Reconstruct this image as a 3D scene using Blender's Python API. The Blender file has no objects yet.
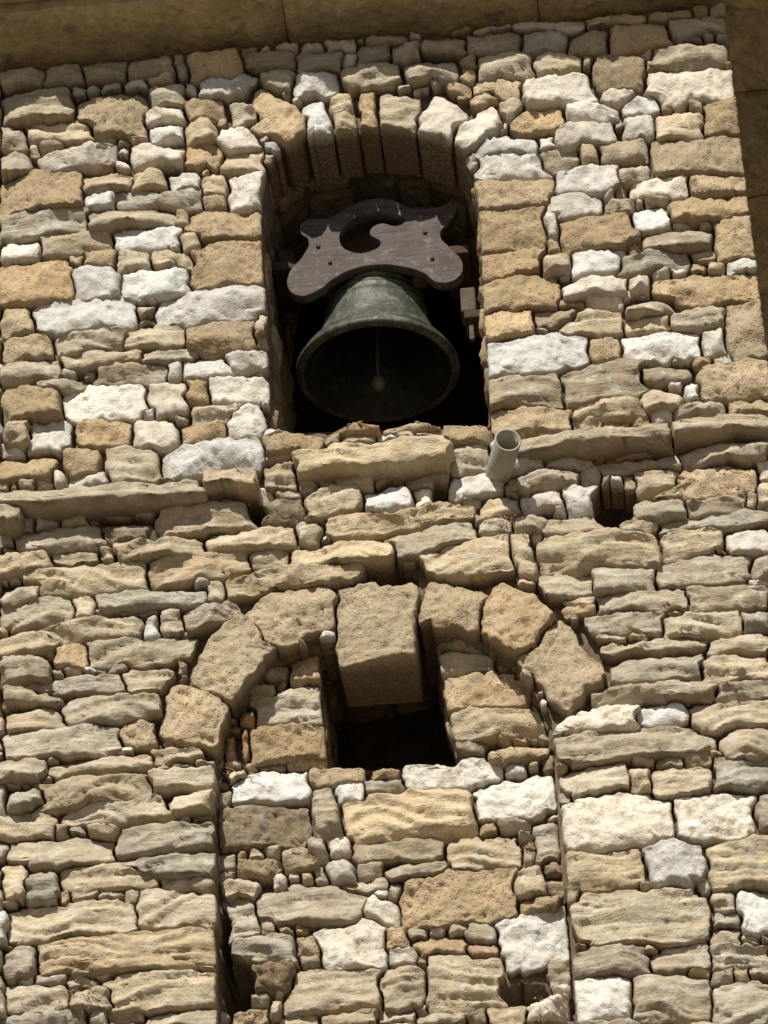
import bpy, math, random
import numpy as np
from mathutils import Matrix, Vector
random.seed(7); rng=np.random.default_rng(7)

# ------------------------------------------------------------------ camera
F=3413.0; TH=math.radians(36.5); A=math.radians(4.5); RL=math.radians(2.1)
d=np.array([-math.sin(A)*math.cos(TH), math.cos(A)*math.cos(TH), math.sin(TH)])
r0=np.array([math.cos(A), math.sin(A), 0.0]); u0=np.cross(r0,d)
R=math.cos(RL)*r0-math.sin(RL)*u0; U=math.sin(RL)*r0+math.cos(RL)*u0
C=np.array([0,0,11.0])-15.5*d
cam=bpy.data.cameras.new("camera"); co=bpy.data.objects.new("camera",cam)
bpy.context.scene.collection.objects.link(co)
cam.sensor_fit='VERTICAL'; cam.sensor_height=36; cam.sensor_width=27; cam.lens=F/1024*36
cam.clip_end=2000
co.matrix_world=Matrix(((R[0],U[0],-d[0],C[0]),(R[1],U[1],-d[1],C[1]),(R[2],U[2],-d[2],C[2]),(0,0,0,1)))
bpy.context.scene.camera=co

def W(px,py,y0=0.0):
    """camera-ray mapping: position on the wall (x,z) of an image pixel"""
    px=np.asarray(px,float); py=np.asarray(py,float)
    D=d+((px-384)/F)[...,None]*R+((512-py)/F)[...,None]*U
    t=(y0-C[1])/D[...,1]
    return C[0]+t*D[...,0], C[2]+t*D[...,2]
def PX(x,y,z):
    v=np.array([x,y,z])-C; k=v@d
    return 384+F*(v@R)/k, 512-F*(v@U)/k
def w3(px,py,y):
    x,z=W(px,py,y); return (float(x),y,float(z))

# ------------------------------------------------------------------ noise
perm=rng.permutation(256); perm=np.concatenate([perm,perm,perm])
grad=rng.normal(size=(256,3)); grad/=np.linalg.norm(grad,axis=1)[:,None]
def pn(x,y,z=None):
    x=np.asarray(x,float); y=np.asarray(y,float)
    z=np.zeros_like(x)+0.37 if z is None else np.asarray(z,float)+np.zeros_like(x)
    xi=np.floor(x).astype(int); yi=np.floor(y).astype(int); zi=np.floor(z).astype(int)
    xf=x-xi; yf=y-yi; zf=z-zi
    f=lambda t:t*t*t*(t*(t*6-15)+10)
    u,v,w=f(xf),f(yf),f(zf); xi&=255; yi&=255; zi&=255
    def g(a,b,c):
        h=perm[perm[perm[xi+a]+yi+b]+zi+c]; G=grad[h]
        return G[...,0]*(xf-a)+G[...,1]*(yf-b)+G[...,2]*(zf-c)
    l=lambda a,b,t:a+(b-a)*t
    return 1.6*l(l(l(g(0,0,0),g(1,0,0),u),l(g(0,1,0),g(1,1,0),u),v),l(l(g(0,0,1),g(1,0,1),u),l(g(0,1,1),g(1,1,1),u),v),w)
def fbm(x,y,z,o=3,g=.5):
    s=0;a=1
    for i in range(o):
        s=s+a*pn(x,y,z); x=x*2.03+11.3;y=y*2.03+5.1;z=z*2.03+3.7;a*=g
    return s

# ------------------------------------------------------------------ regions
X0,Y0,X1,Y1=-150,-20,900,1180
gy,gx=np.mgrid[Y0:Y1,X0:X1].astype(float)
def inpoly(poly,x,y):
    ins=np.zeros(x.shape,bool); n=len(poly)
    for i in range(n):
        xa,ya=poly[i]; xb,yb=poly[(i+1)%n]
        if ya==yb: continue
        c=((ya>y)!=(yb>y))&(x<(xb-xa)*(y-ya)/(yb-ya)+xa); ins^=c
    return ins
bell_open=[(271,428),(268,340),(263,250),(261,195),(266,168),(282,148),(312,136),(345,130),(375,128),(410,130),(440,138),(460,152),(471,172),(476,200),(482,310),(489,422)]
win_open=[(327,766),(322,700),(320,652),(334,645),(337,664),(416,658),(419,622),(429,618),(437,660),(446,715),(458,762)]
arch_in=[(219,1200),(216,900),(215,765),(222,722),(246,680),(285,650),(330,638),(335,668),(418,664),(424,630),(470,638),(510,658),(538,700),(553,745),(562,850),(575,1010),(586,1200)]
corner_x,_=W(743,165); corner_x=float(corner_x)
z_s=float(W(0,60)[1]+W(720,12)[1])/2
reg=np.ones(gx.shape,np.int8)
wx,wz=W(gx,gy)
reg[inpoly(arch_in,gx,gy)]=2
reg[wx>corner_x+.01]=0
reg[wz>z_s-.004]=0
reg[inpoly(bell_open,gx,gy)]=0
reg[inpoly(win_open,gx,gy)]=0
holes=[(612,503,19,20),(236,985,16,28),(524,985,26,15),(392,572,20,8),(440,492,8,9),(256,508,8,10),(222,930,5,22)]
def inhole(x,y,g=1.0):
    m=np.zeros(np.shape(x),bool)
    X=x+5*pn(x/11,y/11,.7); Y=y+5*pn(x/11,y/11,5.7)
    for a,b,c,e in holes: m|=np.abs((X-a)/(c*g))**2.6+np.abs((Y-b)/(e*g))**2.6<1
    return m
reg[inhole(gx,gy)]=0
def reg_at(x,y):
    xi=np.clip((x-X0).astype(int),0,reg.shape[1]-1); yi=np.clip((y-Y0).astype(int),0,reg.shape[0]-1)
    out=(x<X0)|(x>=X1)|(y>=Y1)|(y<Y0)
    return np.where(out,0,reg[yi,xi])
def slope_at(x,y):
    a,b=W(x,y); p=PX(float(a)-.1,0,float(b)); q=PX(float(a)+.1,0,float(b))
    return math.atan2(q[1]-p[1],q[0]-p[0])

# ------------------------------------------------------------------ stones in image pixels, estimated by eye: cx cy w h colour [rot deg] [L=ledge A=arch]
S1="""
20 76 46 20 g;62 75 40 22 g;105 71 44 20 g;150 66 46 22 g;212 62 54 32 b;268 60 48 18 g;318 60 50 18 g;374 52 34 20 g;406 50 30 18 g;443 45 48 22 g;492 42 50 20 g;545 42 42 20 g;588 40 40 24 b;640 36 60 26 b;696 26 60 20 g;
36 104 70 36 g;112 114 66 44 b;166 94 36 22 g;228 84 64 28 w;316 82 48 28 w;370 76 56 26 g;432 70 52 26 g;504 64 52 22 g;560 62 44 18 g;620 72 50 34 d;690 54 70 22 g;
162 112 38 18 w;205 108 38 20 b;245 112 30 22 t;60 130 80 24 t;14 136 26 24 t;165 131 34 20 w;200 130 30 18 t;236 136 44 24 w;
14 162 30 26 t;78 156 76 20 w;155 152 52 24 w;205 154 38 30 b;243 162 40 22 t;40 190 84 42 b;106 180 46 20 t;148 178 38 18 t;184 180 30 24 w;246 190 40 34 w;215 184 26 20 t;
98 198 30 18 w;158 200 84 16 g;44 222 90 24 g;128 216 88 18 t;225 222 76 30 b;
22 250 40 20 w;75 243 70 22 t;145 236 66 24 w;190 240 22 18 t;35 280 74 38 b;96 282 42 30 w;132 260 34 18 t;175 260 44 18 t;156 281 66 26 w;226 262 78 44 b;
14 320 32 30 b;88 314 98 32 w;210 304 106 32 w;25 346 50 22 b;90 339 70 20 g;153 336 62 22 t;222 336 66 28 b;
30 370 60 22 g;102 358 84 16 g;168 356 60 16 g;244 358 42 20 w;60 384 50 14 t;130 374 70 18 t;210 366 56 22 w;
30 402 60 34 b;105 403 72 38 w;168 397 36 34 w;238 388 60 26 w;215 412 56 18 t;
18 430 28 26 t;47 436 48 34 w;104 431 48 26 b;155 434 42 30 w;206 430 46 18 b;246 420 36 30 w;
25 468 56 26 b;80 460 34 26 b;132 463 50 32 t;212 455 96 32 w;
495 88 50 22 b;558 88 72 30 w;618 98 36 16 w;690 86 86 34 w;
508 112 26 22 t;535 120 52 26 b;594 110 54 20 w;642 104 36 20 w;680 124 46 28 t;722 114 40 34 b;
505 143 66 22 w;585 133 56 20 w;640 127 32 22 w;514 166 70 22 w;560 158 34 18 t;622 150 46 20 t;700 154 88 36 b;
512 192 74 30 b;588 178 64 28 w;634 172 28 18 t;658 187 58 20 w;722 184 58 20 b;
575 204 54 22 w;618 205 32 16 t;710 206 82 24 b;510 228 68 40 b;597 231 74 30 b;652 219 38 22 w;682 240 72 18 g;734 238 44 44 b;
512 262 64 24 b;556 262 30 18 t;597 261 50 24 w;655 260 70 18 g;
520 290 76 32 b;598 285 66 18 w;640 281 26 18 w;706 288 108 30 b;
508 322 48 28 b;556 316 44 18 b;592 321 62 26 g;650 306 50 18 g;650 324 44 16 t;700 317 56 20 g;746 328 42 54 b;
536 353 100 38 w;606 348 30 24 b;662 344 78 32 w;714 342 26 26 w;
525 389 72 34 g;604 381 84 34 g;664 374 50 16 g;735 381 70 36 b;
530 418 84 24 b;612 408 72 18 t;660 398 44 20 t;700 406 50 16 t;752 406 50 18 b;
276 117 62 38 v 34 A;317 120 26 40 w -18 A;343 115 22 42 t -12 A;368 112 20 42 v -3 A;399 113 38 42 y 6 A;440 118 42 46 w 34 A;478 126 54 26 w -42 A;486 98 34 16 t -30
"""
S2="""
100 495 205 18 g -4 L;228 478 52 18 t -4 L;372 455 158 24 y -5 L;600 438 160 16 g -5 L;728 426 130 16 g -5 L;8 516 24 20 g 0 L;
292 442 58 20 b;355 425 60 16 b;412 424 54 16 b;465 430 50 26 b;278 474 36 28 y;468 458 42 26 t;475 486 56 24 w;390 498 52 28 w;330 500 54 24 t;280 510 44 24 d;
205 518 92 28 t;122 530 52 22 d;60 540 90 22 g;160 546 90 18 g;250 538 90 20 t;20 560 60 20 t;
398 520 146 22 y;500 506 40 16 t;545 478 70 16 g;640 464 80 16 t;722 452 90 16 g;540 500 50 18 w;582 499 34 30 w;660 483 46 22 t;705 482 100 28 b;660 507 46 20 t;716 504 60 16 g;
530 522 34 16 t;572 524 60 16 t;498 526 30 14 t;715 522 110 18 g;600 549 112 34 y;690 541 60 26 t;748 540 42 28 w;
345 553 104 26 y;432 536 88 28 y -12;466 560 92 40 y -8;524 556 22 40 t;565 585 60 28 g;622 578 58 28 g;705 571 94 28 t;762 565 20 26 g;
640 600 88 22 t;726 598 76 22 g;
85 577 120 26 y;200 566 100 26 y;300 577 150 24 y -5;20 590 40 18 t;150 597 110 18 g;35 613 76 26 g;215 612 64 26 g;170 617 22 28 t;
90 628 100 20 t;145 650 120 26 t;70 657 30 24 b;26 642 60 20 t;22 668 50 22 g;75 684 96 18 g;
152 682 50 28 t;120 704 110 26 t;32 694 60 18 g;32 718 60 22 g;
60 740 112 28 g;143 733 42 26 b;180 752 60 18 t;104 764 106 18 t;20 768 50 22 t;90 791 125 28 t;182 778 68 20 t;
26 797 44 22 g;120 810 110 26 t;25 826 58 26 t;188 802 48 20 t;165 836 96 24 g;60 852 104 30 t;168 862 92 20 g;14 880 26 36 t;38 884 34 34 g;112 876 92 28 t;188 886 52 20 g;
70 920 124 38 t;178 906 76 38 t;128 950 176 38 y;18 962 34 30 g;160 990 112 36 y;34 996 60 26 t;90 998 44 22 t;180 1018 70 18 g;40 1020 90 18 g;
620 624 80 20 t;702 624 76 22 t;756 618 30 22 g;650 646 120 16 g;738 644 64 18 t;
650 669 112 28 g;738 668 80 24 t;640 692 160 16 g;744 690 64 18 g;598 718 84 24 w;660 714 48 20 w;736 714 84 30 g;
638 743 152 28 t;750 742 56 32 g;596 778 64 26 t;640 776 20 26 t;682 780 60 30 t;742 772 62 36 g;
618 820 106 50 w;716 816 82 46 w;766 812 20 44 g;605 869 80 34 y;673 862 62 44 w;742 862 68 50 y;642 916 135 52 y;757 910 40 48 w;
608 960 74 26 g;684 956 58 24 t;740 956 60 24 t;601 998 56 44 w;672 998 76 48 g;744 1002 62 48 g;
376 620 80 84 v 0 K;292 612 88 52 v -22 A;234 656 84 56 v -50 A;194 714 54 64 v -74 A;453 604 64 46 v 8 A;514 618 74 56 v 30 A;562 664 80 58 v 50 A;
"""
S3="""
306 668 30 30 b;272 672 34 18 b;262 690 30 14 t;285 706 80 34 t;285 742 76 34 b;230 748 12 26 o;246 745 8 30 o;248 716 20 18 o;236 775 22 16 t;
462 640 52 20 b 10;464 663 58 22 t;528 672 22 24 t;490 690 84 32 b;502 722 92 30 y;516 752 60 18 b;
452 770 96 30 w;272 787 76 34 w;512 797 80 44 w;334 776 52 18 b;385 772 30 14 b;262 826 92 42 d;325 812 28 50 t;412 815 126 46 y;318 850 22 22 g;
395 850 88 20 g;485 851 72 34 t;545 840 22 40 t;340 868 28 24 w;300 860 36 20 t;262 868 48 18 b;240 888 36 22 t;415 870 60 16 g;
278 880 16 28 w;312 904 104 42 g 8;240 918 36 48 g;380 908 36 24 w 10;460 896 114 56 b;530 880 30 26 t;540 904 40 20 b;
352 943 70 46 w -8;396 936 26 22 b;262 950 64 34 g;306 946 22 22 b;534 936 74 56 w -12;440 945 50 20 b;485 950 30 14 r;
262 975 60 34 d;334 990 92 44 t;400 986 50 42 y;466 980 78 54 y;350 1018 60 16 t;300 1020 40 16 t;440 1020 50 14 g;548 1008 40 20 w -12;506 1016 40 20 t;250 1018 40 18 b
"""
PAL={'w':(.78,.735,.645),'t':(.59,.50,.36),'g':(.50,.435,.325),'b':(.52,.40,.25),'y':(.60,.495,.335),'d':(.30,.235,.155),'r':(.42,.29,.20),'o':(.52,.30,.16),'v':(.55,.43,.275)}
PRM={'w':(.2,.4),'t':(.7,.3),'g':(.9,.15),'b':(.15,1),'y':(.7,.4),'d':(.4,.6),'r':(.2,.2),'o':(0,.1),'v':(.05,1)}
stones=[]
for s in (S1+";"+S2+";"+S3).replace("\n"," ").split(";"):
    p=s.split()
    if len(p)<5: continue
    cx,cy,w,h=map(float,p[:4]); c=p[4]
    rot=math.radians(float(p[5])) if len(p)>5 else slope_at(cx,cy)+math.radians(random.uniform(-3.4,3.4)*min(1,60/w))
    fl=p[6] if len(p)>6 else ''
    stones.append(dict(c=(cx,cy),a=w/2,b=h/2,k=c,r=rot,fl=fl,P=12 if fl=='L' else (random.uniform(4.,10) if c!='w' else random.uniform(3.2,6)),pr=.68 if fl in ('A','K') else (.85 if fl=='L' else 1.0)))

def warp(x,y):
    return (x+4.6*pn(x/28,y/20,.3)+2.1*pn(x/9,y/8,4.3)+.9*pn(x/3.5,y/3.5,2.1), y+3.4*pn(x/32,y/18,7.7)+1.8*pn(x/9,y/8,9.1)+.9*pn(x/3.5,y/3.5,6.1))
def dn(st,x,y):
    dx=x-st['c'][0]; dy=y-st['c'][1]; c=math.cos(st['r']); s=math.sin(st['r'])
    u=np.abs(dx*c+dy*s)/st['a']; v=np.abs(-dx*s+dy*c)/st['b']; P=st['P']
    return (u**P+v**P)**(1/P)

# ---- small rubble in what is left
st2=2
fy,fx=np.mgrid[Y0:Y1:st2,X0:X1:st2].astype(float)
fr=reg[::st2,::st2]; cov=(fr==0)
for st in stones:
    m=max(st['a'],st['b'])*1.3+4
    i0=max(0,int((st['c'][1]-m-Y0)/st2)); i1=max(0,int((st['c'][1]+m-Y0)/st2)); j0=max(0,int((st['c'][0]-m-X0)/st2)); j1=max(0,int((st['c'][0]+m-X0)/st2))
    sl=(slice(i0,i1),slice(j0,j1)); cov[sl]|=dn(st,fx[sl],fy[sl])<1.05
def fill(cands,hm,wm,mh,mw):
    H,Wd=cov.shape
    for i,j in cands:
        if cov[i,j]: continue
        g=fr[i,j]; a=b=i; Hm=random.randint(*hm); Wm=random.randint(*wm)
        ok=lambda ii,jj: 0<=ii<H and 0<=jj<Wd and not cov[ii,jj] and fr[ii,jj]==g
        while b-a<Hm and (ok(a-1,j) or ok(b+1,j)):
            if ok(b+1,j): b+=1
            if b-a<Hm and ok(a-1,j): a-=1
        q=(b-a)//5; l=r=j
        col=lambda jj: 0<=jj<Wd and not cov[a+q:b-q+1,jj].any() and (fr[a+q:b-q+1,jj]==g).all()
        L=R_=True
        while r-l<Wm and (L or R_):
            R_=R_ and col(r+1)
            if R_: r+=1
            L=L and r-l<Wm and col(l-1)
            if L: l-=1
        if b-a+1<mh or r-l+1<mw: continue
        cov[a:b+1,l:r+1]=True
        cx=X0+st2*(l+r)/2; cy=Y0+st2*(a+b)/2
        k=random.choice('wwttbbgw' if cy<480 else ('ttbgwbdt' if g==2 else 'ttggtyw'))
        small=(b-a)<8
        stones.append(dict(c=(cx,cy),a=(r-l+1)*st2/2+.8,b=(b-a+1)*st2/2+.8,k=k,r=slope_at(cx,cy)*.6+math.radians(random.uniform(-12,12)*(1 if small else .3)),fl='S' if small else '',P=random.uniform(3,9),pr=1.0))
inf=(fx>-5)&(fx<775)&(fy>-5)&(fy<1030)
ii,jj=np.nonzero(~cov&~inf); fill(list(zip(ii,jj)),(9,14),(24,55),5,8)
ii,jj=np.nonzero(~cov); c=list(zip(ii,jj)); random.shuffle(c); fill(c,(7,11),(12,34),5,6)
ii,jj=np.nonzero(~cov); c=list(zip(ii,jj)); random.shuffle(c); fill(c,(4,7),(7,20),3,5)

# ------------------------------------------------------------------ stone mesh generator
K=96
REC=.13
def build_stones(stones,regf,mapf,name,mat,gmax=1.16,usewarp=True,px=1.0,protrange=(.028,.095),amp=1.0,step=1.9):
    VV=[];CC=[];PP=[];FF=[];base=0
    SG=np.concatenate([np.linspace(.15,.7,8,endpoint=False),np.linspace(.7,1.42,37)])
    n=len(stones)
    cc=np.array([s['c'] for s in stones]); rad=np.array([math.hypot(s['a'],s['b']) for s in stones])
    th=(np.arange(K)/K)*8
    def sq(t):
        t=np.mod(t,8); u=np.select([t<1,t<3,t<5,t<7],[np.ones_like(t),2-t,-np.ones_like(t),t-6],1.0)
        v=np.select([t<1,t<3,t<5,t<7],[t,np.ones_like(t),4-t,-np.ones_like(t)],t-8); return u,v
    tu,tv=sq(th)
    for i,st in enumerate(stones):
        a,b=st['a'],st['b']; c,s=math.cos(st['r']),math.sin(st['r']); kk=st['k']; fl=st['fl']
        q0,q1=tu*a,tv*b; qx=q0*c-q1*s; qy=q0*s+q1*c
        px_=st['c'][0]+qx[:,None]*SG; py_=st['c'][1]+qy[:,None]*SG
        wx_,wy_=warp(px_,py_) if usewarp else (px_,py_)
        di=dn(st,wx_,wy_); ok=di<(gmax if st['pr']==1 else 1.06)
        dist=np.hypot(*(cc-cc[i]).T); nb=np.nonzero((dist<(rad+rad[i])*1.3)&(np.arange(n)!=i))[0]
        for j in nb: ok&=dn(stones[j],wx_,wy_)*stones[j]['pr']>=di*st['pr']
        hitmask=False
        if regf is not None:
            rr=regf(px_,py_); g=regf(np.array([st['c'][0]]),np.array([st['c'][1]]))[0]
            if g==0: g=1
            st['g']=g; bad=(rr!=g); hitmask=bool((bad&(di<1.3)).any()); ok&=~bad
        else: st['g']=1
        ok[:,:3]=True
        first=np.where(ok.all(1),len(SG)-1,np.argmin(ok,axis=1)-1)
        sm=SG[np.clip(first,0,None)]
        sm=np.minimum(sm,(np.roll(sm,1)+2*sm+np.roll(sm,-1))/4+.02)
        ql=np.hypot(qx,qy)*sm; gap=random.uniform(.3,1.8)*px
        sm=sm*np.clip((ql-gap)/np.maximum(ql,1e-6),.3,1)
        nu=int(np.clip(2*a/step,7,96)); nv=int(np.clip(2*b/step,7,60))
        f=lambda t:1.25*t-.25*t**3
        u,v=np.meshgrid(f(np.linspace(-1,1,nu)),f(np.linspace(-1,1,nv)))
        idx=np.arange(nu*nv).reshape(nv,nu)
        loop=np.concatenate([idx[0],idx[1:,-1],idx[-1,-2::-1],idx[-2:0:-1,0]])
        u=u.ravel(); v=v.ravel()
        uu=np.concatenate([u,u[loop],u[loop]]); vv=np.concatenate([v,v[loop],v[loop]])
        m=np.maximum(np.abs(uu),np.abs(vv)); ms=np.maximum(m,1e-6); U1,V1=uu/ms,vv/ms
        t=np.where((np.abs(U1)>=np.abs(V1))&(U1>0),V1,np.where(np.abs(V1)>np.abs(U1),np.where(V1>0,2-U1,6+U1),4-V1))
        smm=np.interp(np.mod(t,8),np.append(th,8),np.append(sm,sm[0]))
        rx=uu*a*smm; ry=vv*b*smm
        X=st['c'][0]+rx*c-ry*s; Y=st['c'][1]+rx*s+ry*c
        prot=random.uniform(*protrange)*(0.5 if fl=='S' else 1)
        if fl=='L': prot=.16
        if fl=='K': prot=.07
        if fl=='A': prot=random.uniform(.05,.08)
        st['prot']=prot; minr=min(a,b)
        Rr=(random.uniform(.25,.55) if kk=='w' else random.uniform(.08,.24))*minr
        de=np.minimum((1-np.abs(uu))*a,(1-np.abs(vv))*b)*smm
        e=1-np.clip(de/Rr,0,1); Hh=prot*(.3+.7*np.sqrt(np.clip(1-e*e,0,1)))
        top=np.full(len(uu),prot)
        for _ in range(random.randint(4,8)):
            ph=random.uniform(0,2*math.pi); dd=(rx*math.cos(ph)+ry*math.sin(ph))
            mx=np.abs(dd).max()+1e-6; t0=random.uniform(-.2,.75); mm=random.uniform(.15,.8)*(.2 if fl=='L' else 1)
            top=np.minimum(top,prot*(1-mm*np.clip(dd/mx-t0,0,1)/(1-t0)))
        Hh=np.minimum(Hh,np.maximum(top,prot*.25))
        Hh=Hh+random.uniform(-.014,.014)*uu+random.uniform(-.018,.018)*vv
        ng=nu*nv; nl=len(loop)
        Hh[ng:ng+nl]=-.035
        x_,y_=st['c']; near=(225<x_<520 and y_<470) or (270<x_<490 and 590<y_<800)
        back=.10 if not hitmask else (.30 if near else .16)
        Hh[ng+nl:]=-back
        E=np.clip((1-m)*5+.35,0,1); E[ng:]=.3
        xyz=mapf(X,Y,Hh,st); x,y,z=xyz.T; sd_=random.uniform(0,50)
        dsp=.015*fbm(x*6+sd_,y*6,z*8+sd_,3)
        if kk=='w': dsp=dsp+.017*np.abs(fbm(x*13+sd_,y*13,z*17,3))-.006+.0045*fbm(x*50,y*50,z*55,2)
        elif kk in 'bdrov': dsp=dsp*.9-.022*np.clip(fbm(x*24+sd_,y*24,z*24,3)-.03,0,1)+.007*fbm(x*50,y*50,z*50,2)
        else:
            zz=z*30+sd_+3*pn(x*3,y*3,z*3)+x*random.uniform(-4,4)
            dsp=dsp*.9+.010*np.tanh(3.5*pn(x*2.5+sd_,y*6,zz))+.007*fbm(x*6+sd_,y*8,zz*2,2)+.004*fbm(x*40,y*40,z*60,2)
        dsp=dsp*amp
        nrm=mapf(X,Y,Hh+.01,st)-xyz; nrm/=np.maximum(np.linalg.norm(nrm,axis=-1)[:,None],1e-6)
        jit=np.stack([fbm(x*22+3,y*22,z*22,2),0*x,fbm(x*22+9,y*22,z*30+5,2)],-1)*.007*amp
        dsp[ng:]=0
        vt=xyz+nrm*(dsp*E)[:,None]+jit*E[:,None]
        VV.append(vt)
        colr=np.array(PAL[kk])*random.uniform(.78,1.13); wv=random.uniform(-.05,.05); colr=colr*np.array([1+wv,1,1-wv*1.4])
        CC.append(np.broadcast_to(colr,(len(vt),3)))
        ed=.8*np.exp(-de/2.2); ed[ng:]=1.6  # weight for dirt and painted crevice shade: rises at edges, highest on stone sides
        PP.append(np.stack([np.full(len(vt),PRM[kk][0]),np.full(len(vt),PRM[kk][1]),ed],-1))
        q=np.stack([idx[:-1,:-1],idx[:-1,1:],idx[1:,1:],idx[1:,:-1]],-1).reshape(-1,4)
        l0=loop; l1=np.arange(ng,ng+nl); l2=l1+nl
        sk=np.concatenate([np.stack([p,r_,np.roll(r_,-1),np.roll(p,-1)],-1) for p,r_ in ((l0,l1),(l1,l2))])
        FF.append(np.concatenate([q,sk])+base); base+=len(vt)
    V=np.concatenate(VV); Q=np.concatenate(FF); assert np.isfinite(V).all()
    me=bpy.data.meshes.new(name); me.vertices.add(len(V)); me.vertices.foreach_set('co',V.reshape(-1).astype(np.float32))
    me.loops.add(len(Q)*4); me.loops.foreach_set('vertex_index',Q.reshape(-1).astype(np.int32))
    me.polygons.add(len(Q)); me.polygons.foreach_set('loop_start',(np.arange(len(Q))*4).astype(np.int32))
    me.update(calc_edges=True); me.validate()
    me.polygons.foreach_set('use_smooth',np.ones(len(me.polygons),bool))
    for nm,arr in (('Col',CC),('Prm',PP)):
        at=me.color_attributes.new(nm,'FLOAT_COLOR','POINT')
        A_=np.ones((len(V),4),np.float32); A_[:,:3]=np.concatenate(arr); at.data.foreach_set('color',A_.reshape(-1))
    me.materials.append(mat)
    ob=bpy.data.objects.new(name,me); bpy.context.scene.collection.objects.link(ob); return ob

# ------------------------------------------------------------------ materials
def newmat(n):
    m=bpy.data.materials.new(n); m.use_nodes=True; nt=m.node_tree; nt.nodes.clear()
    o=nt.nodes.new('ShaderNodeOutputMaterial'); b=nt.nodes.new('ShaderNodeBsdfPrincipled'); nt.links.new(b.outputs[0],o.inputs[0])
    return m,nt,b
class N:
    def __init__(s,nt): s.nt=nt; s.tc=nt.nodes.new('ShaderNodeTexCoord')
    def lk(s,a,b): s.nt.links.new(a,b)
    def mp(s,sc):
        m=s.nt.nodes.new('ShaderNodeMapping'); m.inputs['Scale'].default_value=sc; s.lk(s.tc.outputs['Object'],m.inputs[0]); return m.outputs[0]
    def noise(s,scale,det=5,ro=.6,vec=None):
        n=s.nt.nodes.new('ShaderNodeTexNoise'); n.inputs['Scale'].default_value=scale; n.inputs['Detail'].default_value=det; n.inputs['Roughness'].default_value=ro
        s.lk(vec if vec is not None else s.tc.outputs['Object'],n.inputs['Vector']); return n.outputs['Fac']
    def vor(s,scale,feature='F1'):
        n=s.nt.nodes.new('ShaderNodeTexVoronoi'); n.inputs['Scale'].default_value=scale; n.feature=feature
        s.lk(s.tc.outputs['Object'],n.inputs['Vector']); return n.outputs['Distance']
    def rng(s,v,a,b,c,e):
        n=s.nt.nodes.new('ShaderNodeMapRange'); s.set(n.inputs[0],v)
        for i,q in enumerate((a,b)): n.inputs[1+i].default_value=q
        s.set(n.inputs[3],c); s.set(n.inputs[4],e)
        return n.outputs[0]
    def set(s,i,v):
        if isinstance(v,(int,float,tuple)): i.default_value=v
        else: s.lk(v,i)
    def m(s,op,a,b=0.0):
        n=s.nt.nodes.new('ShaderNodeMath'); n.operation=op; s.set(n.inputs[0],a); s.set(n.inputs[1],b); return n.outputs[0]
    def mix(s,f,a,b,bt='MIX'):
        n=s.nt.nodes.new('ShaderNodeMix'); n.data_type='RGBA'; n.blend_type=bt; s.set(n.inputs[0],f); s.set(n.inputs[6],a); s.set(n.inputs[7],b); return n.outputs[2]
    def scale(s,c,f):
        n=s.nt.nodes.new('ShaderNodeVectorMath'); n.operation='SCALE'; s.set(n.inputs[0],c); s.set(n.inputs['Scale'],f); return n.outputs[0]
    def bump(s,h,st,di,b):
        n=s.nt.nodes.new('ShaderNodeBump'); n.inputs['Strength'].default_value=st; n.inputs['Distance'].default_value=di; s.lk(h,n.inputs['Height']); s.lk(n.outputs[0],b.inputs['Normal'])

def stone_mat():
    m,nt,b=newmat("weathered_stone"); q=N(nt)
    at=nt.nodes.new('ShaderNodeAttribute'); at.attribute_name='Col'
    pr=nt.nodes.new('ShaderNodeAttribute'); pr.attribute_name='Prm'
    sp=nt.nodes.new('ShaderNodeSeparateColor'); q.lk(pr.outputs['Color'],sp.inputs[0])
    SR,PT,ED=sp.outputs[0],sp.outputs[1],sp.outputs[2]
    n1=q.noise(9,3,.65); n2=q.noise(60,4,.75)
    stv=q.noise(1.0,3,.65,q.mp((6,6,70)))
    v=q.vor(62); pits=q.m('MULTIPLY',q.rng(v,.0,.36,1,0),q.rng(n1,.42,.58,0,1))
    f=q.rng(n1,.25,.75,.82,1.18)
    f=q.m('MULTIPLY',f,q.rng(n2,.25,.75,.76,1.2))
    f=q.m('MULTIPLY',f,q.m('ADD',1.0,q.m('MULTIPLY',SR,q.rng(stv,.3,.7,-.26,.16))))
    f=q.m('MULTIPLY',f,q.m('SUBTRACT',1.0,q.m('MULTIPLY',q.m('MULTIPLY',pits,PT),.6)))
    c=q.scale(at.outputs['Color'],f)
    nA=q.noise(13,4,.7)
    c=q.mix(q.rng(nA,.55,.68,0.0,.5),c,(.47,.32,.175,1))
    c=q.mix(q.m('MULTIPLY',q.rng(nA,.45,.35,0.0,.6),q.m('SUBTRACT',1.0,q.m('MULTIPLY',PT,.75))),c,(.68,.64,.56,1))
    c=q.mix(q.rng(n2,.60,.72,0.0,.5),c,(.19,.155,.115,1))
    c=q.mix(q.m('MULTIPLY',ED,q.rng(n2,.3,.6,.3,.75)),c,(.18,.13,.085,1))  # brown dirt plus occlusion-like crevice shade painted into the stone colour
    q.lk(c,b.inputs['Base Color']); b.inputs['Roughness'].default_value=.95; b.inputs['Specular IOR Level'].default_value=.1
    h=q.m('ADD',q.m('MULTIPLY',n2,.8),q.m('MULTIPLY',q.m('MULTIPLY',stv,SR),.8))
    h=q.m('SUBTRACT',h,q.m('MULTIPLY',q.m('MULTIPLY',q.rng(v,0,.36,1.0,0.0),PT),.6))
    q.bump(h,.75,.012,b); return m
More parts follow.
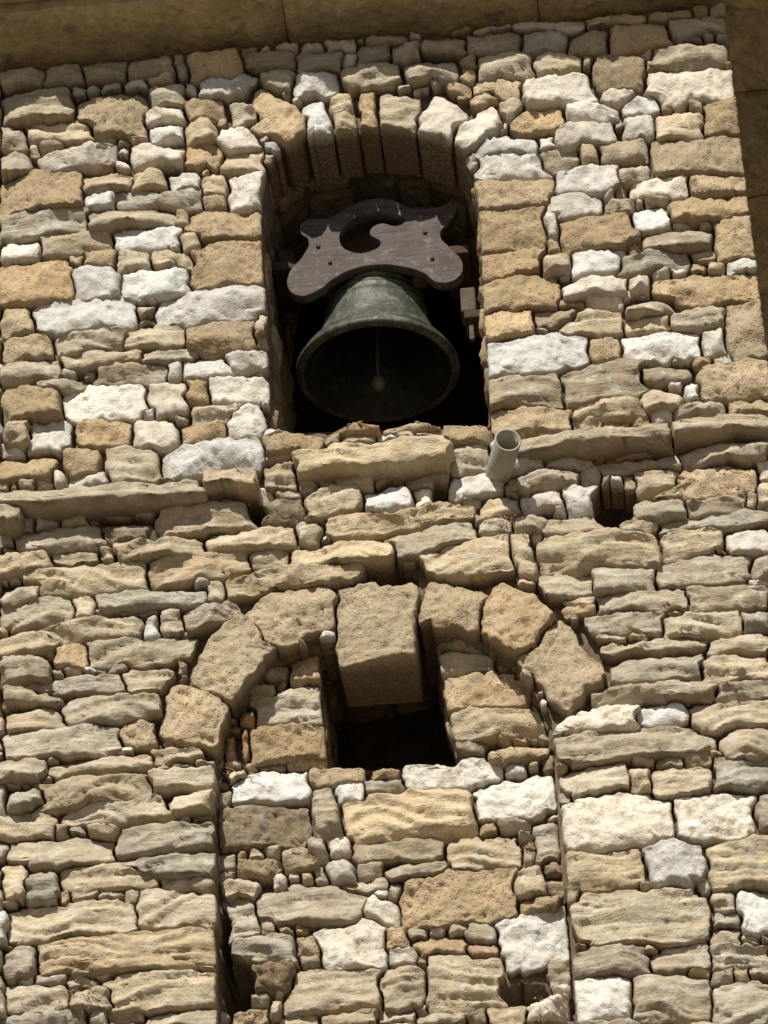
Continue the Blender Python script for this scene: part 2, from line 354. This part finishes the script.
def plain_mat(name,col,col2,sc=8,bs=.4,bd=.01,rough=.95,metal=0.,vary=(.7,1.25)):
    m,nt,b=newmat(name); q=N(nt)
    n1=q.noise(sc,5,.65); n2=q.noise(sc*6,4,.7); c=q.mix(q.rng(n1,.38,.62,0.0,1.0),col+(1,),col2+(1,))
    c=q.scale(c,q.rng(n2,.25,.75,*vary))
    q.lk(c,b.inputs['Base Color']); b.inputs['Roughness'].default_value=rough; b.inputs['Metallic'].default_value=metal; b.inputs['Specular IOR Level'].default_value=.25
    q.bump(q.m('ADD',n2,n1),bs,bd,b); return m
M_stone=stone_mat()
M_mortar=plain_mat("old_mortar",(.15,.11,.075),(.23,.18,.12),14,.6,.015)
M_dark=plain_mat("chamber_dark",(.06,.045,.03),(.10,.075,.05),6,.6,.02)  # near-black colour stands in for the unlit depth behind the window
def soffit_mat():
    m,nt,b=newmat("eave_stone"); q=N(nt)
    n1=q.noise(2.6,5,.65); n2=q.noise(20,5,.7); n3=q.noise(7,4,.7)
    c=q.mix(q.rng(n1,.38,.62,0.0,1.0),(.54,.42,.23,1),(.36,.29,.175,1))
    c=q.mix(q.rng(n3,.55,.68,0.0,.7),c,(.16,.13,.09,1))
    c=q.mix(q.rng(n3,.42,.34,0.0,.5),c,(.55,.49,.37,1))
    c=q.scale(c,q.rng(n2,.25,.75,.65,1.3))
    q.lk(c,b.inputs['Base Color']); b.inputs['Roughness'].default_value=.95; b.inputs['Specular IOR Level'].default_value=.1
    q.bump(q.m('ADD',n2,n1),.9,.03,b); return m
M_soffit=soffit_mat()

# ------------------------------------------------------------------ tower
def empty(n):
    e=bpy.data.objects.new(n,None); bpy.context.scene.collection.objects.link(e); return e
tower=empty("stone_bell_tower")
def par(o,p):
    o.parent=p; return o
def wall_map(X,Y,H,st):
    base={1:0.0,2:REC}.get(int(st['g']),0.0)
    x,z=W(X,Y,base-st['prot']*.8)
    return np.stack([x,base-H,z],-1)
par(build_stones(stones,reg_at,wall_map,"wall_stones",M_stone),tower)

def mesh_obj(name,verts,faces,mat,smooth=False):
    me=bpy.data.meshes.new(name); me.from_pydata([tuple(map(float,v)) for v in verts],[],faces); me.update()
    if smooth: me.polygons.foreach_set('use_smooth',[True]*len(me.polygons))
    if mat: me.materials.append(mat)
    o=bpy.data.objects.new(name,me); bpy.context.scene.collection.objects.link(o); return o
s=.02; xs=np.arange(-2.6,corner_x-.02,s); xs=np.append(xs,corner_x-.02)
zlo=float(W(384,1150)[1]); zs=np.append(np.arange(zlo,z_s,s),z_s)
GX,GZ=np.meshgrid(xs,zs)
def PXv(x,y,z):
    v=np.stack([x-C[0],y-C[1]+0*x,z-C[2]],-1); kk=v@d
    return 384+F*(v@R)/kk, 512-F*(v@U)/kk
gpx,gpy=PXv(GX,0.0,GZ)
ins=inpoly(arch_in,gpx,gpy)
dep=np.where(ins,REC+.04,.048)+.014*fbm(GX*9,GX*0,GZ*9,4)+.008*fbm(GX*40,GX*0,GZ*40,2)
dep=np.where(inhole(gpx,gpy,1.15),.45,dep)
rem=inpoly(bell_open,gpx,gpy)|inpoly(win_open,gpx,gpy)
idx=np.arange(GX.size).reshape(GX.shape)
keep=~(rem[:-1,:-1]|rem[1:,:-1]|rem[:-1,1:]|rem[1:,1:])
fa=np.stack([idx[:-1,:-1],idx[:-1,1:],idx[1:,1:],idx[1:,:-1]],-1)[keep]
par(mesh_obj("mortar_bed",np.stack([GX,dep,GZ],-1).reshape(-1,3),fa.tolist(),M_mortar,True),tower)

def masonry_mat():
    m,nt,b=newmat("coursed_masonry"); q=N(nt)
    mp=nt.nodes.new('ShaderNodeMapping'); mp.inputs['Rotation'].default_value=(math.radians(90),0,0); q.lk(q.tc.outputs['Object'],mp.inputs[0])
    br=nt.nodes.new('ShaderNodeTexBrick'); q.lk(mp.outputs[0],br.inputs[0])
    br.inputs['Scale'].default_value=1; br.inputs['Brick Width'].default_value=.42; br.inputs['Row Height'].default_value=.14; br.inputs['Mortar Size'].default_value=.012
    br.inputs['Color1'].default_value=(.45,.39,.29,1); br.inputs['Color2'].default_value=(.36,.31,.22,1); br.inputs['Mortar'].default_value=(.12,.09,.06,1)
    c=q.scale(br.outputs['Color'],q.rng(q.noise(9,6),.3,.7,.7,1.25)); q.lk(c,b.inputs['Base Color']); b.inputs['Roughness'].default_value=.95
    h=q.m('ADD',q.m('MULTIPLY',br.outputs['Fac'],-1.0),q.noise(12,6)); q.bump(h,.6,.02,b); return m
M_mas=masonry_mat()
def box(name,x0,x1,y0,y1,z0,z1,mat,bev=0.0,parent=None,seg=2):
    v=[(x,y,z) for x in (x0,x1) for y in (y0,y1) for z in (z0,z1)]
    f=[(0,1,3,2),(4,6,7,5),(0,4,5,1),(2,3,7,6),(0,2,6,4),(1,5,7,3)]
    o=mesh_obj(name,v,f,mat)
    if bev:
        b=o.modifiers.new('b','BEVEL'); b.width=bev; b.segments=seg
    if parent: par(o,parent)
    return o
TD=3.3
box("lower_shaft",-4.2,corner_x-.022,-.03,TD,0,zlo,M_mas,parent=tower)
box("left_shaft",-4.2,-2.6,-.028,TD-.003,zlo,z_s,M_mas,parent=tower)
box("side_wall",corner_x-.40,corner_x-.024,.50,TD-.006,zlo,z_s-.003,M_mas,parent=tower)
box("side_return",corner_x-.06,corner_x-.021,.07,.50,zlo,z_s-.003,M_mas,parent=tower)
box("rear_wall",-2.6,corner_x-.40,TD-.3,TD-.009,zlo,z_s-.003,M_mas,parent=tower)

def slab(name,x0,x1,y0,y1,z0,z1):
    nx=max(2,int((x1-x0)/.03)); ny=max(2,int((y1-y0)/.03))
    vx=np.linspace(x0,x1,nx);vy=np.linspace(y0,y1,ny); A1,B1=np.meshgrid(vx,vy)
    ed=np.minimum(np.minimum(A1-x0,x1-A1),np.minimum(B1-y0,y1-B1))
    zz=z0+.02*np.clip(1-ed/.03,0,1)**2+.018*fbm(A1*5,B1*5,A1*0+z0,4)
    idx=np.arange(A1.size).reshape(A1.shape)
    fa=np.stack([idx[:-1,:-1],idx[1:,:-1],idx[1:,1:],idx[:-1,1:]],-1).reshape(-1,4).tolist()
    V=np.stack([A1,B1,zz],-1).reshape(-1,3).tolist()
    loop=list(idx[0])+list(idx[1:,-1])+list(idx[-1,-2::-1])+list(idx[-2:0:-1,0])
    nb=len(V)
    for i in loop: V.append([V[i][0],V[i][1],z1])
    m=len(loop)
    for a in range(m): fa.append([int(loop[a]),int(loop[(a+1)%m]),nb+(a+1)%m,nb+a])
    fa.append([nb+a for a in range(m)])
    return par(mesh_obj(name,V,[list(map(int,f)) for f in fa],M_soffit,False),tower)
PJ=.37; SH=.085
xe=-4.3
while xe<corner_x+.7:
    w=random.uniform(.9,1.6); x1=min(xe+w,corner_x+.72)
    slab("eave_slab",xe+.002,x1-.002,-PJ+random.uniform(-.01,.01),.7,z_s+random.uniform(0,.010),z_s+SH); xe+=w
ye=.71
while ye<TD:
    w=random.uniform(.6,1.0); slab("eave_slab",corner_x-.3,corner_x+.71,ye,min(ye+w,TD+.1)-.005,z_s+random.uniform(0,.012),z_s+SH); ye+=w
box("eave_shade_course",-4.4,corner_x+.85,-PJ-.13,TD+.2,z_s+SH+.004,z_s+.30,M_soffit,.02,tower)  # added course, stepped out so its overhang shades the slab fronts below
ax,bx,ay,by=-4.45,corner_x+.9,-PJ-.18,TD+.25; zr=z_s+.31
M_tile=plain_mat("roof_tile",(.35,.16,.09),(.27,.14,.08),5)
par(mesh_obj("tower_roof",[(ax,ay,zr),(bx,ay,zr),(bx,by,zr),(ax,by,zr),((ax+bx)/2-1.4,(ay+by)/2,zr+1.5),((ax+bx)/2+1.4,(ay+by)/2,zr+1.5)],[(0,1,5,4),(1,2,5),(2,3,4,5),(3,0,4),(0,3,2,1)],M_tile),tower)

# ------------------------------------------------------------------ passage linings of the two openings
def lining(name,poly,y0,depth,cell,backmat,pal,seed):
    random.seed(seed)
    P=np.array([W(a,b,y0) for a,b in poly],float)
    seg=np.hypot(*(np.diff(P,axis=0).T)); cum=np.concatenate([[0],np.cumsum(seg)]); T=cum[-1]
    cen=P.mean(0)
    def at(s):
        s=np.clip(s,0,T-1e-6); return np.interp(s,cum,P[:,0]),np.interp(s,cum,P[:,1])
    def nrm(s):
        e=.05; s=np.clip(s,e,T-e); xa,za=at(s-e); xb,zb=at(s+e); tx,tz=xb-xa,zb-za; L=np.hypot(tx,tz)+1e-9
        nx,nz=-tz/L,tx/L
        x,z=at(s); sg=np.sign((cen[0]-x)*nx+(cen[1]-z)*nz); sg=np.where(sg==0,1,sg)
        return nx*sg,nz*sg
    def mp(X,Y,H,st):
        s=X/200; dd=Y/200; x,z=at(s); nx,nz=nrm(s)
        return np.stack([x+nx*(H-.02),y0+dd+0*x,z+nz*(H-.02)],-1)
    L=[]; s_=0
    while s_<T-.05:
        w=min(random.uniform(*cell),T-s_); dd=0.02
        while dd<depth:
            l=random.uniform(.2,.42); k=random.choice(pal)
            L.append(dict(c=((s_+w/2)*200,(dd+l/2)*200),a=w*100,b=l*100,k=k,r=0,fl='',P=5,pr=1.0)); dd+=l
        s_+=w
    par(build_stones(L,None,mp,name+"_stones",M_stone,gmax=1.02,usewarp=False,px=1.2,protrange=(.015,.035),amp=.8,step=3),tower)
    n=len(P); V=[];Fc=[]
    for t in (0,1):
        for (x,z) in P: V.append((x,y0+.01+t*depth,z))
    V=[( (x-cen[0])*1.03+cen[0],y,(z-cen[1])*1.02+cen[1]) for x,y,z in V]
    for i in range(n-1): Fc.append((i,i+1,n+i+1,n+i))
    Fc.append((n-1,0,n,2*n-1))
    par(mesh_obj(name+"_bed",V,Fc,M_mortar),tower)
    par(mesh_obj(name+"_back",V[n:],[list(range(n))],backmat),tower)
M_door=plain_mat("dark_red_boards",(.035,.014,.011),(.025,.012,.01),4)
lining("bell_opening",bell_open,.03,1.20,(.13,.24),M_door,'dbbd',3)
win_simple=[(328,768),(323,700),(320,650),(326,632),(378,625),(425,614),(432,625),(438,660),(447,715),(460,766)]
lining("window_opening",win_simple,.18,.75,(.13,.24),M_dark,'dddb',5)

# ------------------------------------------------------------------ bell
random.seed(11)
def lathe(name,prof,mat,segs=96,loc=(0,0,0),closed=False):
    V=[];Fc=[]; n=len(prof)
    for s_ in range(segs):
        a=2*math.pi*s_/segs
        for r,z in prof: V.append((loc[0]+r*math.cos(a),loc[1]+r*math.sin(a),loc[2]+z))
    for s_ in range(segs):
        t=(s_+1)%segs
        for i in range(n-1 if not closed else n):
            j=(i+1)%n; Fc.append((s_*n+i,t*n+i,t*n+j,s_*n+j))
    return mesh_obj(name,V,Fc,mat,True)
def bronze(nm,k):
    m,nt,b=newmat(nm); q=N(nt)
    t=lambda c:tuple(v*k for v in c)+(1,)
    c=q.mix(q.rng(q.noise(6,6,.65),.4,.62,0.0,1.0),t((.065,.067,.048)),t((.14,.15,.11)))
    c=q.mix(q.rng(q.noise(1,4,.6,q.mp((30,30,3))),.48,.66,0.0,.7),c,t((.035,.032,.025)))
    c=q.mix(q.rng(q.noise(18,5,.7),.54,.66,0.0,.75),c,t((.26,.25,.19)))
    q.lk(c,b.inputs['Base Color']); b.inputs['Metallic'].default_value=.25; b.inputs['Roughness'].default_value=.58
    q.bump(q.noise(60,5,.7),.4,.007,b); return m
M_br=bronze("aged_bronze",.95); M_bri=bronze("shaded_inner_bronze",.25)  # inner copy of the bronze darkened: shade inside the bell put into its colour
yb=.57; bc=w3(378,374,yb); D=.80
outer=[(.452,.002),(.478,-.002),(.5,.012),(.503,.03),(.49,.055),(.462,.085),(.455,.10),(.462,.105),(.455,.112),(.435,.13),(.40,.18),(.372,.24),(.348,.31),(.33,.38),(.318,.44),(.322,.445),(.322,.452),(.314,.456),(.307,.50),(.311,.505),(.311,.515),(.302,.52),(.298,.56),(.303,.563),(.303,.573),(.296,.577),(.285,.61),(.265,.64),(.235,.662),(.17,.68),(.10,.69),(.0005,.695)]
inner=[(.0005,.655),(.12,.65),(.2,.62),(.245,.57),(.262,.5),(.285,.38),(.32,.25),(.36,.16),(.41,.08),(.44,.02),(.452,.002)]
bell=empty("church_bell")
par(lathe("bell_body",[(r*D,z*D) for r,z in outer],M_br,128,bc),bell)
par(lathe("bell_inner_wall",[(r*D,z*D) for r,z in inner],M_bri,128,bc),bell)
M_iron=plain_mat("rusty_iron",(.085,.065,.05),(.13,.09,.065),20,.5,.006,.7,.3)
cl=[(.0005,-.012),(.014,-.010),(.026,.004),(.033,.024),(.033,.042),(.024,.062),(.012,.075),(.008,.10),(.008,.48),(.0005,.49)]
M_clap=plain_mat("clapper_iron",(.15,.12,.09),(.20,.16,.125),20,.3,.004,.6,.2)
par(lathe("clapper",cl,M_clap,32,(bc[0],bc[1],bc[2]-.09)),bell)
zt=bc[2]+.69*D
for sx_,sy_ in ((-.07,0),(.07,0),(0,.06),(0,-.06)):
    par(box("canon",bc[0]+sx_-.018,bc[0]+sx_+.018,bc[1]+sy_-.018,bc[1]+sy_+.018,zt-.03,zt+.11,M_br,.012),bell)
def plate_mat():
    m,nt,b=newmat("weathered_yoke_board"); q=N(nt)
    c=q.mix(q.rng(q.noise(1,6,.7,q.mp((6,6,60))),.35,.65,0.0,1.0),(.058,.043,.037,1),(.12,.093,.082,1))
    c=q.mix(q.rng(q.noise(9,6,.7),.48,.64,0.0,.7),c,(.04,.026,.022,1))
    c=q.mix(q.rng(q.noise(22,5,.7),.56,.66,0.0,.6),c,(.24,.205,.175,1))
    q.lk(c,b.inputs['Base Color']); b.inputs['Roughness'].default_value=.7; q.bump(q.noise(1,6,.7,q.mp((8,8,90))),.6,.01,b); return m
M_pl=plate_mat()
def board(name,loops,y,thick,mat,parent,res=10):
    cu=bpy.data.curves.new(name,'CURVE'); cu.dimensions='2D'; cu.fill_mode='BOTH'; cu.extrude=thick/2; cu.bevel_depth=.004; cu.bevel_resolution=1; cu.resolution_u=res
    for lp in loops:
        P=[W(a,b,y) for a,b in lp]
        sp=cu.splines.new('BEZIER'); sp.bezier_points.add(len(P)-1); sp.use_cyclic_u=True
        for bp,(x,z) in zip(sp.bezier_points,P):
            bp.co=(float(x),float(z),0); bp.handle_left_type=bp.handle_right_type='AUTO'
    t=bpy.data.objects.new("tmp",cu); bpy.context.scene.collection.objects.link(t)
    bpy.context.view_layer.update()
    me=bpy.data.meshes.new_from_object(t.evaluated_get(bpy.context.evaluated_depsgraph_get())); bpy.data.objects.remove(t)
    me.transform(Matrix(((1,0,0,0),(0,0,-1,y),(0,1,0,0),(0,0,0,1)))); me.materials.clear(); me.materials.append(mat)
    o=bpy.data.objects.new(name,me); bpy.context.scene.collection.objects.link(o); par(o,parent); return o
outl=[(304,226),(330,222),(352,210),(372,203),(392,204),(412,212),(436,212),(455,208),(452,222),(440,238),(450,252),(462,266),(458,281),(440,286),(424,276),(404,270),(378,268),(352,273),(334,282),(318,294),(300,299),(290,292),(291,276),(304,260),(310,244),(302,236)]
cres=[(340,246),(346,228),(364,218),(386,217),(406,224),(398,230),(380,228),(371,236),(382,247),(372,255),(352,256)]
board("yoke_board",[outl,cres],.31,.05,M_pl,bell)
zc=bc[2]+.69*D+.10
M_wood=plain_mat("oak_beam",(.06,.04,.032),(.10,.065,.045),6)
box("headstock_beam",bc[0]-.34,bc[0]+.34,.43,.67,zc-.02,zc+.30,M_wood,.02,bell)
for sgn in (-1,1):
    x=bc[0]+sgn*.40
    box("gudgeon",min(bc[0]+sgn*.33,bc[0]+sgn*.47),max(bc[0]+sgn*.33,bc[0]+sgn*.47),.525,.575,zc+.03,zc+.08,M_iron,.01,bell)
    box("bearing_block",x-.045+sgn*.03,x+.045+sgn*.03,.47,.63,zc-.06,zc+.12,M_iron,.012,bell)
    box("bearing_bracket",x-.06+sgn*.03,x+.06+sgn*.03,.34,.69,zc-.12,zc-.065,M_wood,.01,bell)
    box("strap",bc[0]+sgn*.24-.02,bc[0]+sgn*.24+.02,.40,.425,zc-.22,zc+.20,M_iron,.004,bell)
    box("strap_foot",bc[0]+sgn*.24-.035,bc[0]+sgn*.24+.035,.35,.425,zc-.26,zc-.222,M_iron,.008,bell)
for bx_,by_ in ((318,246),(330,262),(425,232),(432,258),(378,211)):
    p=w3(bx_,by_,.278); box("board_bolt",p[0]-.010,p[0]+.010,.270,.286,p[2]-.010,p[2]+.010,M_iron,.004,bell)
px0=w3(470,300,.26)
box("striker_block",px0[0]-.045,px0[0]+.03,.22,.34,px0[2]-.10,px0[2]+.05,M_iron,.01,bell)
box("striker_rod",px0[0]-.012,px0[0]+.012,.24,.264,px0[2]-.26,px0[2]-.10,M_iron,.005,bell)
box("striker_bracket",px0[0]-.03,px0[0]+.09,.21,.37,px0[2]-.15,px0[2]-.102,M_wood,.008,bell)

# ------------------------------------------------------------------ drain pipe
M_pvc=plain_mat("weathered_pvc",(.36,.33,.26),(.42,.39,.32),5,.15,.003,.5,0,(.9,1.08))
ra,rb=.060,.052
pipe=lathe("drain_pipe",[(ra,0),(ra,.62),(rb,.62),(rb,0)],M_pvc,48,(0,0,0),True)
p0=Vector(w3(498,476,0.0)); p1=Vector(w3(508,440,-.29)); dr=(p1-p0).normalized()
pipe.matrix_world=Matrix.Translation(p1-dr*.62)@dr.to_track_quat('Z','Y').to_matrix().to_4x4()

# ------------------------------------------------------------------ dry weeds in the joints
M_weed=plain_mat("dry_stems",(.36,.20,.13),(.42,.30,.18),30,.1,.001)
def weed(px,py,n,L,seed,y=-.05):
    random.seed(seed); b0=Vector(w3(px,py,y)); V=[];Fc=[]
    for _ in range(n):
        a=random.uniform(-1.9,1.9); dirv=Vector((math.sin(a),-random.uniform(.3,1),math.cos(a)*.7)).normalized(); l=L*random.uniform(.3,1)
        p=b0+Vector((random.uniform(-.06,.06),0,random.uniform(-.03,.03))); wv=Vector((.0016,0,.0016)); bend=Vector((random.uniform(-.04,.04),0,-random.uniform(.02,.1)))
        for k in range(6):
            t=k/5; q=p+dirv*l*t+bend*t*t; ww=wv*(1-t*.7)
            V+= [q-ww,q+ww]; m=len(V)
            if k: Fc.append((m-4,m-3,m-1,m-2))
            if k in (4,5):
                s_=.006; c_=[q+Vector((random.uniform(-s_,s_)*1.5,random.uniform(-s_,s_),random.uniform(-s_,s_)*1.5)) for _ in range(3)]
                V+=c_; m2=len(V); Fc.append((m2-3,m2-2,m2-1)); V+=[q-ww,q+ww]
    mesh_obj("dry_weed",V,Fc,M_weed)
weed(84,994,18,.12,1); weed(552,1004,16,.10,2,.06); weed(508,520,9,.07,3); weed(238,768,10,.08,4,.06)

# ------------------------------------------------------------------ ground
M_gr=plain_mat("paving",(.21,.17,.12),(.17,.145,.105),.6,.4,.02)
mesh_obj("ground",[(-400,-400,0),(400,-400,0),(400,400,0),(-400,400,0)],[(0,1,2,3)],M_gr)

# ------------------------------------------------------------------ light
EL,AZ=math.radians(45),math.radians(12)
sdir=Vector((-math.sin(AZ)*math.cos(EL),-math.cos(AZ)*math.cos(EL),math.sin(EL)))
sl=bpy.data.lights.new("sun_lamp",'SUN'); sl.energy=5.0; sl.angle=math.radians(.53); sl.color=(1,.955,.87)
so=bpy.data.objects.new("sun",sl); bpy.context.scene.collection.objects.link(so); so.location=(0,-20,30)
so.rotation_euler=(-sdir).to_track_quat('-Z','Y').to_euler()
w=bpy.data.worlds.new("World"); bpy.context.scene.world=w; w.use_nodes=True; nt=w.node_tree
sk=nt.nodes.new('ShaderNodeTexSky'); sk.sky_type='NISHITA'; sk.sun_disc=False; sk.sun_elevation=EL; sk.sun_rotation=math.radians(192)
bg=nt.nodes['Background']; bg.inputs['Strength'].default_value=.05; nt.links.new(sk.outputs[0],bg.inputs[0])
vs=bpy.context.scene.view_settings; vs.view_transform='Standard'; vs.look='None'; vs.exposure=0
